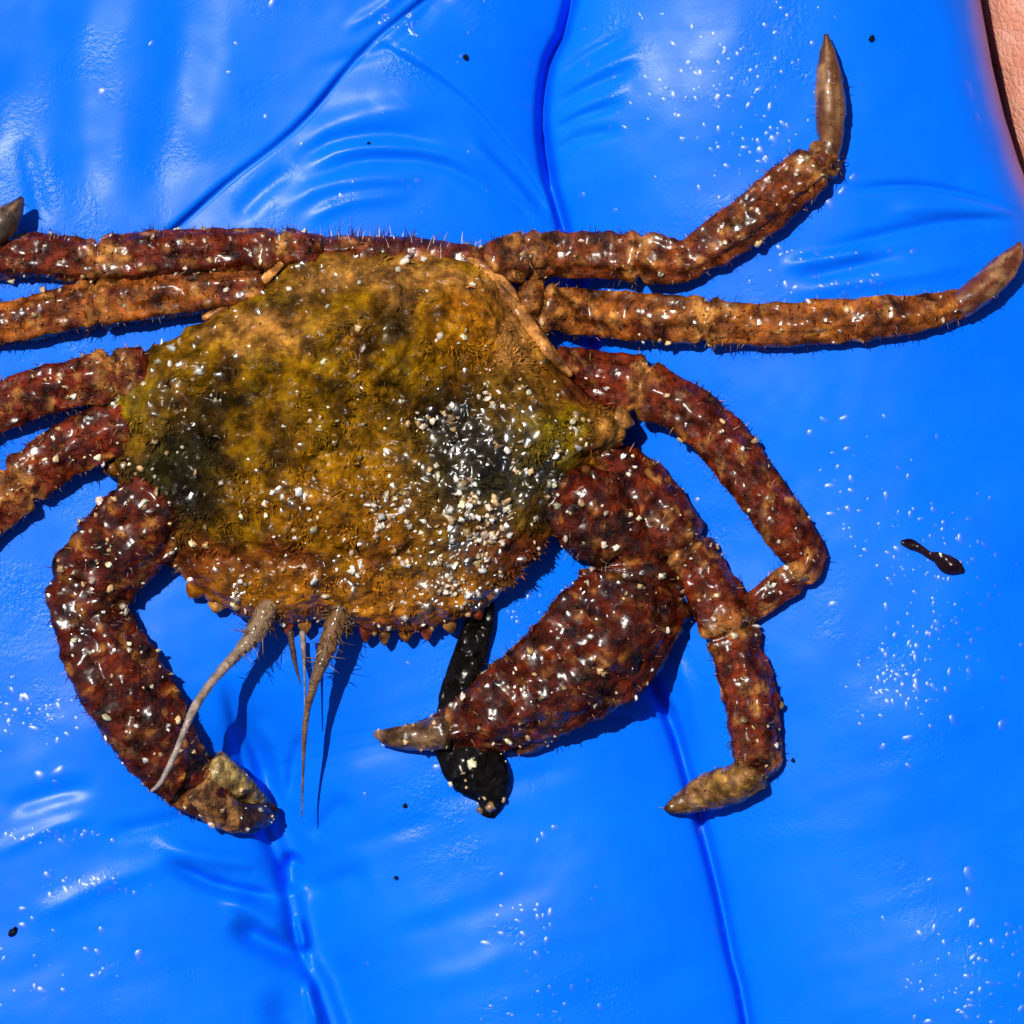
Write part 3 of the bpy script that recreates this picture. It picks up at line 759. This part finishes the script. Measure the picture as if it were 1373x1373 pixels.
# tail flap and hind margin behind the shell
cc = [(392, 348, GC + 30, 14, 16), (440, 342, GC + 34, 22, 20), (520, 346, GC + 36, 28, 22), (600, 351, GC + 36, 26, 20), (650, 356, GC + 32, 20, 18), (690, 366, GC + 28, 14, 14)]
V, F, al, N = tube(cc, n=26, step=4, amp=4, freq=18, seed=320)
ac = np.tile(MAROON * 1.4, (len(V), 1)); mk = sstep(.1, .5, fbm(V, 22, 330, 3))[:, None]; ac = ac * (1 - mk) + TAN * .8 * mk
abd = make_mesh("abdomen", V, F, M_LEG, crab, cols=ac)
cl = lambda p: np.stack([p[:, 0], p[:, 1] * 0 + 345, p[:, 2] * 0 + GC + 55], 1)
add_hairs(abd, V, F, 420, 6, 20, [(.05, .02, .01), (.12, .06, .02), (.6, .5, .45)], .8, (0, -.7, 0), 322, outward=cl)
add_grains(abd, V, F, 50, 2, 5.5, None, 324, outward=cl)

# ---- limbs
def limb_ctrl(pts, flat=.8, lift=2, slim=.94):
    out = []
    for p in pts:
        x, y, rr = p[0], p[1], p[2] * slim; dz = p[3] if len(p) > 3 else 0
        out.append((x, y, gz(x, y) + rr * flat + lift + dz, rr, rr * flat))
    return out

def limb_cols(V, al, base, alt, seed, dark=MAROON, pale=.35, joints=()):
    c = np.tile(base, (len(V), 1)).astype(float)
    n1 = fbm(V, 26, seed, 3); n2 = fbm(V, 14, seed + 3, 3)
    m = sstep(.05, .45, n1)[:, None]; c = c * (1 - m) + np.asarray(dark) * m
    m = (pale * 2 * sstep(.12, .5, n2))[:, None]; m = np.clip(m, 0, 1); c = c * (1 - m) + np.asarray(alt) * m
    for j, wd in joints:
        m = (np.exp(-((al - j) / wd) ** 2) * sstep(-.4, .3, n2))[:, None] * .85
        c = c * (1 - m) + TAN * m
    return c

def axis_fn(ctrl):
    S = catmull(ctrl, 6)[:, :3]
    def f(p):
        d = ((p[:, None, :2] - S[None, :, :2]) ** 2).sum(-1)
        return S[d.argmin(1)]
    return f

HAIRC = [(.03, .008, .003), (.05, .014, .005), (.08, .025, .006), (.03, .01, .005), (.35, .2, .12)]
LEG_BASE = np.array([.10, .0115, .002])

def pinch(V, S_ctrl, joints, depth=.24):
    """narrow the limb at each joint and swell it just before and after"""
    S = catmull(S_ctrl, 3.5)[:, :3]
    m = len(S); al = np.arange(m) / (m - 1)
    L = 3.5 * m
    f = np.ones(m)
    for j, _ in joints:
        x = (al - j) * L
        f += -depth * np.exp(-(x / 4.5) ** 2) + .09 * np.exp(-((x - 13) / 9) ** 2) + .09 * np.exp(-((x + 13) / 9) ** 2)
    n = (len(V) - 2) // m
    F = np.repeat(f, n)[:, None]; A = np.repeat(S, n, 0)
    V = V.copy(); V[:-2] = A + (V[:-2] - A) * F
    return V

def facet(V, S_ctrl, k=.1, ph=0.6, step=3.5):
    """flattened sides with blunt ridges instead of a round section"""
    S = catmull(S_ctrl, step)[:, :3]; m = len(S); n = (len(V) - 2) // m
    a = np.tile(np.arange(n) * 2 * math.pi / n, m)
    f = 1 + k * np.cos(5 * a + ph) + .4 * k * np.cos(9 * a + 2 * ph)
    A = np.repeat(S, n, 0); V = V.copy(); V[:-2] = A + (V[:-2] - A) * f[:, None]
    return V

def walking_leg(pts, dactyl, seed, base=LEG_BASE, alt=TAN, joints=(), grains=90, hairs=420, dcol=(.20, .075, .02), dn=14, flat=.68, pale=.35, grain_hi=6.0):
    cc = limb_ctrl(pts, flat, slim=.87)
    V, F, al, N = tube(cc, n=36, step=3.5, amp=6.2, freq=17, seed=seed)
    V = pinch(facet(V, cc, .09, seed * .37), cc, joints)
    leg = make_mesh("walking_leg", V, F, M_LEG, crab, cols=limb_cols(V, al, base, alt, seed, pale=pale, joints=joints))
    ax = axis_fn(cc)
    add_grains(leg, V, F, grains, 2.0, grain_hi, lambda c: sstep(-.3, .3, fbm(c, 26, seed + 7, 2)) + .1, seed + 1, outward=ax)
    add_hairs(leg, V, F, hairs * 2, 4, 11, HAIRC, .8, None, seed + 2, outward=ax)
    if dactyl:
        dc = limb_ctrl(dactyl, .85)
        V, F, al, N = tube(dc, n=18, step=3, amp=3.2, freq=12, seed=seed + 3, keel=.15)
        c = np.tile(np.asarray(dcol, float), (len(V), 1))
        st = sstep(.0, .4, vnoise(np.stack([al * 6, N[:, 0] * 3, N[:, 1] * 3], 1), seed))[:, None]
        c = c * (1 - st) + np.array([.30, .15, .06]) * st
        c = c * (1 + .9 * fbm(V, 12, seed + 31, 3))[:, None] * (1 - sstep(.9, 1, al)[:, None] * .8); c = np.clip(c, .004, 1)
        make_mesh("dactyl", V, F, M_LEG if seed == 460 else M_HORN, leg, cols=c)
        add_hairs(leg, V, F, 40, 4, 12, HAIRC, .7, None, seed + 6, outward=axis_fn(dc)).name = "bristles"
    return leg

# right side, hind to front
walking_leg([(655, 352, 30, 24), (690, 346, 36, 14), (735, 341, 35, 6), (800, 342, 37), (860, 345, 36), (893, 350, 36), (915, 350, 32), (932, 342, 31), (965, 322, 36), (1010, 290, 38), (1055, 252, 38), (1090, 225, 34), (1112, 208, 24)],
            [(1106, 215, 18, 4), (1111, 190, 19, 4), (1110, 150, 22, 6), (1109, 110, 19, 8), (1107, 75, 11, 10), (1105, 50, 3, 12)], 400, base=np.array([.13, .026, .005]), joints=((.1, .06), (.42, .035), (.95, .05)), grains=170, dcol=(.12, .045, .015))
walking_leg([(700, 404, 34, 18), (735, 414, 33, 8), (790, 420, 35, 2), (850, 424, 36), (920, 430, 34), (968, 435, 33), (992, 437, 31), (1040, 437, 33), (1100, 434, 33), (1170, 428, 31), (1230, 422, 28), (1275, 412, 23), (1296, 402, 18)],
            [(1282, 412, 19, 2), (1305, 396, 21, 2), (1335, 370, 21, 2), (1358, 345, 14, 4), (1368, 326, 4, 5)], 420, base=np.array([.22, .06, .008]), joints=((.04, .05), (.42, .05)), grains=110, pale=.45, dcol=(.13, .032, .012))
walking_leg([(742, 492, 30, 22), (790, 506, 42, 8), (850, 520, 42, 2), (900, 540, 39), (945, 572, 39), (990, 622, 38), (1030, 680, 36), (1060, 722, 35), (1078, 745, 28), (1068, 766, 24), (1040, 788, 23), (1012, 810, 21), (985, 830, 16)],
            None, 440, base=np.array([.105, .013, .003]), joints=((.22, .02), (.83, .03)), grains=120)
walking_leg([(800, 612, 36, 24), (850, 652, 46, 10), (895, 702, 44, 2), (925, 745, 34), (948, 782, 38), (968, 828, 42), (980, 858, 38), (990, 890, 38), (1004, 940, 40), (1012, 990, 38), (1012, 1024, 32), (1000, 1042, 27)],
            [(1012, 1032, 28), (985, 1050, 28), (950, 1062, 27), (925, 1074, 20), (905, 1082, 12), (893, 1086, 5)], 460, joints=((.34, .03), (.60, .04), (.97, .05)), grains=190, dcol=(.20, .10, .022), dn=16)
# left side, hind to front
walking_leg([(430, 342, 26, 24), (395, 336, 28, 16), (345, 338, 33, 8), (280, 340, 36, 4), (210, 345, 37, 2), (155, 350, 36), (122, 352, 31), (95, 348, 33), (50, 344, 33), (0, 346, 32), (-30, 344, 26), (-42, 330, 20)],
            [(-45, 338, 18), (-20, 322, 22, 14), (8, 302, 22, 26), (24, 284, 14, 32), (34, 268, 4, 36)], 480, joints=((.12, .04), (.62, .05)), grains=170, dcol=(.06, .04, .03))
walking_leg([(352, 384, 22, 26), (310, 390, 26, 16), (250, 397, 32, 8), (180, 404, 35, 2), (130, 410, 36), (104, 414, 35), (80, 420, 34), (40, 430, 34), (0, 438, 31), (-50, 446, 26), (-90, 450, 12)],
            None, 500, base=np.array([.21, .055, .008]), joints=((.5, .03),), grains=100, pale=.4)
walking_leg([(200, 494, 30, 26), (150, 506, 37, 14), (95, 518, 36, 6), (45, 530, 36, 2), (0, 552, 34), (-45, 580, 30), (-90, 620, 22), (-110, 650, 8)], None, 520, base=np.array([.12, .014, .004]), grains=100, joints=((.12, .06),))
walking_leg([(190, 570, 34, 24), (140, 582, 40, 12), (90, 606, 39, 4), (45, 636, 37), (8, 672, 35), (-30, 715, 30), (-60, 770, 22), (-70, 800, 8)], None, 540, base=np.array([.12, .015, .004]), grains=110, joints=((.5, .06),))

# ---- claws
CLAW_BASE = np.array([.07, .0075, .0015])
def claw(pts, fingers, seed, flat=.56, grains=330, hairs=700, joints=()):
    cc = limb_ctrl(pts, flat, slim=.87)
    V, F, al, N = tube(cc, n=46, step=3.5, amp=7.5, freq=22, seed=seed)
    V = pinch(facet(V, cc, .10, .2), cc, joints, .13)
    V = V + N * (3.2 * fbm(V, 10, seed + 40, 2))[:, None]
    c = limb_cols(V, al, CLAW_BASE, np.array([.30, .115, .022]), seed, dark=np.array([.05, .009, .004]), pale=.42)
    ob = make_mesh("claw", V, F, M_CLAW, crab, cols=c)
    ax = axis_fn(cc)
    add_grains(ob, V, F, grains, 2.2, 6.5, lambda p: sstep(-.3, .3, fbm(p, 26, seed + 7, 2)) + .15, seed + 1, outward=ax)
    add_hairs(ob, V, F, hairs * 2, 4, 10, HAIRC, .8, None, seed + 2, outward=ax)
    add_film(ob, V, F, 70, 3.5, 10, lambda p: .12 + 5 * spot(p[:, 0], p[:, 1], *((812, 800, 46, 34) if seed == 600 else (116, 820, 26, 44))), seed + 60)
    for q, (nm, fp, col, fl) in enumerate(fingers):
        dc = limb_ctrl(fp, fl)
        V, F, al, N = tube(dc, n=18, step=3, amp=2.5, freq=12, seed=seed + 10 + q)
        cf = np.tile(np.asarray(col, float), (len(V), 1)) * (1 + .7 * fbm(V, 9, seed + 20 + q, 2))[:, None]
        fo = make_mesh(nm, V, F, M_LEG, ob, cols=np.clip(cf, .003, 1))
        if fp[0][2] > 20:
            add_grains(fo, V, F, 40, 2, 5.5, lambda p: p[:, 0] * 0 + 1, seed + 30 + q, outward=axis_fn(dc))
    return ob

claw([(745, 655, 48, 30), (795, 690, 66, 18), (838, 720, 68, 6), (850, 756, 66), (846, 792, 78), (822, 836, 90), (774, 884, 86), (722, 920, 74), (668, 950, 58), (625, 968, 42), (590, 980, 28), (565, 984, 20)],
     [("movable_finger", [(600, 980, 26, 8), (570, 985, 21, 6), (540, 988, 17, 4), (518, 987, 12, 2), (503, 983, 5, 2)], (.11, .06, .03), .8),
      ("fixed_finger", [(735, 960, 34, -2), (705, 990, 24, -4), (690, 1004, 10, -4)], (.17, .06, .02), .7)], 600, joints=((.335, .02),))
claw([(222, 668, 54, 30), (190, 702, 64, 16), (154, 738, 64, 6), (124, 780, 60), (119, 814, 56), (132, 852, 58), (156, 902, 64), (186, 952, 62), (216, 1000, 56), (250, 1042, 47), (282, 1066, 40), (305, 1084, 28)],
     [("fixed_finger", [(262, 1050, 34), (295, 1082, 28), (322, 1100, 20), (345, 1108, 10)], (.22, .10, .03), .75),
      ("movable_finger", [(285, 1030, 30, 6), (312, 1048, 24, 6), (338, 1068, 15, 4), (356, 1084, 8, 2)], (.30, .20, .07), .75),
      ("finger_tip", [(318, 1094, 22, 2), (340, 1096, 20, 2), (356, 1094, 16, 2), (366, 1084, 8, 4)], (.05, .018, .01), .8)], 640, grains=360, joints=((.30, .02),))

# ---- antennae
def antenna(nm, pts, seed, c0, c1, n=12):
    cc = [(x, y, gz(x, y) + z, rr * .8, rr * .8) for x, y, z, rr in pts]
    V, F, al, N = tube(cc, n=n, step=3, amp=3.2, freq=11, seed=seed)
    c = np.asarray(c0)[None] * (1 - al[:, None]) + np.asarray(c1)[None] * al[:, None]
    c = c * (1 + .9 * fbm(V, 12, seed + 1, 3))[:, None]
    ob = make_mesh(nm, V, F, M_ANT, crab, cols=np.clip(c, .005, 1))
    if n > 8:
        add_hairs(ob, V, F, 130, 6, 20, [(.05, .02, .008), (.12, .06, .02), (.35, .22, .12)], .8, (0, .6, 0), seed + 4, wfun=lambda p: (p[:, 1] < 890) * 1.0, outward=axis_fn(cc))
    return ob
antenna("antenna", [(366, 806, 56, 18), (346, 846, 62, 18), (324, 873, 72, 10), (294, 906, 84, 7.5), (268, 944, 98, 7.5), (254, 976, 108, 5.5), (240, 1010, 108, 5), (222, 1044, 98, 4), (210, 1055, 92, 2.5)], 700, (.30, .17, .07), (.52, .43, .38))
antenna("antenna", [(460, 812, 58, 18), (443, 862, 64, 16), (429, 900, 70, 10), (417, 940, 70, 6), (411, 980, 68, 4.5), (408, 1030, 60, 2.6), (405, 1095, 46, 1.0)], 720, (.22, .10, .025), (.2, .13, .1))
antenna("antennule", [(392, 845, 58, 6), (395, 868, 56, 5), (400, 895, 52, 3), (405, 915, 48, 1)], 740, (.10, .05, .02), (.10, .06, .04), 8)
antenna("antennule", [(408, 845, 58, 5), (410, 872, 60, 4), (411, 900, 60, 2), (411, 960, 55, 1)], 745, (.35, .25, .2), (.4, .32, .3), 8)

# ------------------------------------------------------------------ loose scraps on the glove
def scrap(name, pts, flat, seed, col, label, cat, spots=14, mat=None, n=20):
    cc = [(x, y, gz(x, y) + rr * flat + dz, rr, rr * flat) for x, y, rr, dz in pts]
    V, F, al, N = tube(cc, n=n, step=3, amp=13 if spots > 20 else 8, freq=19, seed=seed)
    c = np.tile(np.asarray(col, float), (len(V), 1)) * (1 + .6 * fbm(V, 10, seed + 2, 2))[:, None]
    ob = make_mesh(name, V, F, mat or M_BLACK, cols=np.clip(c, .001, 1), origin=(pts[0][0], pts[0][1], gz(*pts[0][:2])))
    tag(ob, label, cat)
    if spots:
        add_grains(ob, V, F, spots, 2.0, 9.5 if spots > 20 else 5.0, (lambda p: (p[:, 1] > 1005) * (.1 + sstep(-.1, .4, fbm(p, 18, 5, 2)))) if spots > 20 else None, seed + 1, outward=axis_fn(cc))
    return ob
scrap("weed_scrap", [(652, 795, 10, 8), (644, 830, 19, 2), (630, 880, 22, 0), (612, 930, 22, -2), (608, 985, 26, -4), (626, 1015, 40, -2), (650, 1045, 36, 0), (658, 1072, 20, 0), (654, 1094, 9, 0)], .4, 800, (.004, .003, .003),
      "black wet scrap with pale flecks, pinned under the right claw", "scrap", 110, n=26)
scrap("weed_fragment", [(1206, 727, 3, 0), (1218, 729, 7, 0), (1232, 736, 5, 0), (1244, 744, 5, 0), (1254, 747, 8, 0), (1266, 755, 12, 0), (1278, 760, 10, 0), (1289, 766, 3, 0)], .5, 820, (.012, .003, .008),
      "small dark sliver of debris lying on the glove, clear of the crab", "debris", 8)
for k, (x, y, rr, lb) in enumerate([(1167, 53, 5, "tiny black speck on the glove right of the raised leg tip"), (18, 1248, 6, "tiny black speck on the glove by the lower left edge"), (494, 193, 4, "tiny dark speck on the pleat above the shell"),
                                    (624, 76, 4, "tiny dark speck near the top of the glove, between the pleat and the upper crease"), (543, 1080, 3, "tiny dark speck on the glove below the right claw tip"), (1062, 1018, 3, "tiny dark speck on the glove right of the front leg"), (530, 1177, 3, "tiny dark speck low on the middle finger of the glove")]):
    Vg, Fg, cg = grains_mesh(np.array([[x, y, gz(x, y) + rr * .3]]), np.array([float(rr)]), np.array([[.012, .01, .012]]), seed=840 + k)
    tag(make_mesh("grit_speck", Vg, Fg, M_BLACK, cols=cg, origin=(x, y, gz(x, y))), lb, "speck")

# ------------------------------------------------------------------ water on the glove
def lens_mesh(x, y, rr, asp=1.0, rot=0.0, h=.42, seed=0):
    r = np.random.default_rng(seed)
    n, rings = 14, 5
    wob = 1 + .14 * np.sin(np.arange(n) * 2 * math.pi / n * 2 + r.random() * 6) + .08 * np.sin(np.arange(n) * 2 * math.pi / n * 3 + r.random() * 6)
    V = []
    for k in range(rings):
        t = 1 - k / rings
        for q in range(n):
            a = q * 2 * math.pi / n
            px, py = math.cos(a) * rr * asp * t * wob[q], math.sin(a) * rr * t * wob[q]
            V.append((x + px * math.cos(rot) - py * math.sin(rot), y + px * math.sin(rot) + py * math.cos(rot), h * rr * (1 - t * t) ** .8))
    V.append((x, y, h * rr))
    V = np.array(V)
    V[:, 2] += G(V[None, :, 0], V[None, :, 1])[0] - .4
    F = []
    for k in range(rings - 1):
        for q in range(n):
            F.append((k * n + q, k * n + (q + 1) % n, (k + 1) * n + (q + 1) % n, (k + 1) * n + q))
    for q in range(n):
        F.append(((rings - 1) * n + q, (rings - 1) * n + (q + 1) % n, rings * n))
    return V, F
DROPS = [(135, 125, 9), (205, 60, 6), (366, 6, 8), (318, 60, 5), (308, 98, 5), (785, 80, 7), (938, 100, 7), (780, 262, 6), (1300, 118, 9, 1.6, 1.1), (1312, 155, 7), (1145, 240, 7), (55, 1042, 10), (80, 1035, 10), (77, 1053, 8), (65, 1174, 8), (31, 1219, 7), (32, 1241, 7), (138, 1248, 7),
         (188, 1281, 9), (58, 1327, 7), (87, 1328, 6), (376, 1155, 6), (488, 1068, 5), (490, 1297, 5), (588, 1030, 9), (600, 1028, 7), (730, 1121, 6), (722, 1127, 5), (746, 1110, 6), (739, 1224, 8), (722, 1230, 6), (673, 1252, 6), (941, 1118, 8), (965, 1250, 9, 1.3, 1.5), (990, 1344, 6),
         (1182, 1003, 7), (1215, 990, 8), (1277, 965, 9), (1344, 971, 9), (1298, 1170, 8, 1.7, 1.5), (1298, 1194, 7), (1300, 1237, 5), (1350, 1251, 5), (1115, 810, 7), (1185, 560, 5), (1085, 583, 7), (1132, 562, 7), (1105, 565, 6, 1.5, .8), (934, 672, 6), (549, 890, 4), (690, 1012, 9), (1122, 238, 10), (1130, 258, 8), (1112, 275, 9), (1052, 170, 7), (1020, 205, 8), (1038, 190, 8)]
REGIONS = [("on the blue glove at the upper left", lambda x, y: x < 330 and y < 330), ("by the top folds of the glove", lambda x, y: x < 760 and y < 330),
           ("near the bare skin at the right", lambda x, y: x > 1250 and y < 250), ("around the raised right leg", lambda x, y: x > 760 and y < 330),
           ("between the right legs", lambda x, y: x < 1140 and 330 <= y < 850 and x > 800), ("on the glove near the dark debris sliver", lambda x, y: x > 1100 and 330 <= y < 1100),
           ("at the far left, below the left claw", lambda x, y: x < 230 and y > 1000), ("under the right claw and black scrap", lambda x, y: 500 < x < 800 and y < 1080),
           ("in the glove crease, lower right", lambda x, y: 880 < x < 1020 and y > 1100), ("at the lower right corner", lambda x, y: x > 1200), ("low on the middle finger of the glove", lambda x, y: True)]
ORD = ["leftmost", "second from left", "third from left", "fourth from left", "fifth from left", "sixth from left", "seventh from left", "eighth from left", "ninth from left", "tenth from left", "eleventh from left", "twelfth from left", "thirteenth from left", "fourteenth from left"]
spots_in = {}
for dd in DROPS:
    spots_in.setdefault(next(q for q, (nm, f) in enumerate(REGIONS) if f(dd[0], dd[1])), []).append(dd)
k = 0
for q, lst in spots_in.items():
    lst.sort(key=lambda d: d[0])
    for o, dd in enumerate(lst):
        x, y, rr = dd[:3]; asp = dd[3] if len(dd) > 3 else 1 + .3 * rng.random(); rot = dd[4] if len(dd) > 4 else rng.random() * 3
        V, F = lens_mesh(x, y, rr, asp, rot, .2, 900 + k); k += 1
        lab = ("lone" if len(lst) == 1 else ORD[o]) + " clear water droplet " + REGIONS[q][0]
        tag(make_mesh("water_droplet", V, F, M_WATER, origin=(x, y, gz(x, y))), lab, "droplet", "water droplets beaded on the glove")

# beads of a fine wet spray, too small and too many to count
CL = [(1205, 905, 50, 45, 130), (1250, 730, 70, 45, 120), (1270, 830, 60, 60, 110), (950, 110, 110, 70, 170), (1020, 200, 50, 30, 60), (35, 955, 60, 28, 90), (60, 1120, 60, 9, 60), (130, 1185, 45, 12, 60), (1310, 1310, 80, 60, 170), (1120, 380, 60, 14, 60), (1100, 340, 60, 6, 30), (730, 1340, 60, 40, 60), (690, 1240, 60, 40, 30),
      (530, 30, 26, 18, 36), (1150, 660, 70, 60, 60), (90, 1300, 80, 40, 40), (560, 230, 120, 40, 30), (700, 830, 30, 30, 36), (690, 80, 60, 60, 40)]
vs, fs, off = [], [], 0
tmpl_n = 8
for mx, my, sx, sy, cnt in CL:
    px = rng.normal(mx, sx * .75, cnt); py = rng.normal(my, sy * .75, cnt)
    ok = px < edge_x(py) - 30; px, py = px[ok], py[ok]
    rr = 1.6 + 4.2 * rng.random(len(px)) ** 2.5
    a = np.arange(tmpl_n) * 2 * math.pi / tmpl_n
    asp = rng.uniform(1, 1.9, len(px)); rot = rng.normal(1.0, .6, len(px))
    rows = []
    for t in (1.0, .7, .35):
        ex_, ey_ = np.cos(a)[None] * (rr * asp * t)[:, None], np.sin(a)[None] * (rr * t)[:, None]
        rows.append(np.stack([px[:, None] + ex_ * np.cos(rot)[:, None] - ey_ * np.sin(rot)[:, None], py[:, None] + ex_ * np.sin(rot)[:, None] + ey_ * np.cos(rot)[:, None], np.repeat((.2 * rr * (1 - t * t) ** .8)[:, None], tmpl_n, 1)], -1))
    rows.append(np.stack([px, py, .2 * rr], -1)[:, None, :])
    V = np.concatenate(rows, 1)
    V[..., 2] += G(V[..., 0], V[..., 1]) - .3
    k = 3 * tmpl_n + 1
    tri = []
    for ring in (0, 1):
        for q in range(tmpl_n):
            p, q2 = ring * tmpl_n + q, ring * tmpl_n + (q + 1) % tmpl_n
            tri += [(p, q2, q2 + tmpl_n), (p, q2 + tmpl_n, p + tmpl_n)]
    for q in range(tmpl_n):
        tri.append((2 * tmpl_n + q, 2 * tmpl_n + (q + 1) % tmpl_n, 3 * tmpl_n))
    fs.append((np.array(tri)[None] + off + (np.arange(len(px)) * k)[:, None, None]).reshape(-1, 3)); off += len(px) * k
    vs.append(V.reshape(-1, 3))
spray = make_mesh("water_spray", np.vstack(vs), np.vstack(fs), M_WATER, kind="stuff", origin=(HALF, HALF, 0))
tag(spray, "fine spray of tiny water beads scattered in patches over the blue glove", "water")
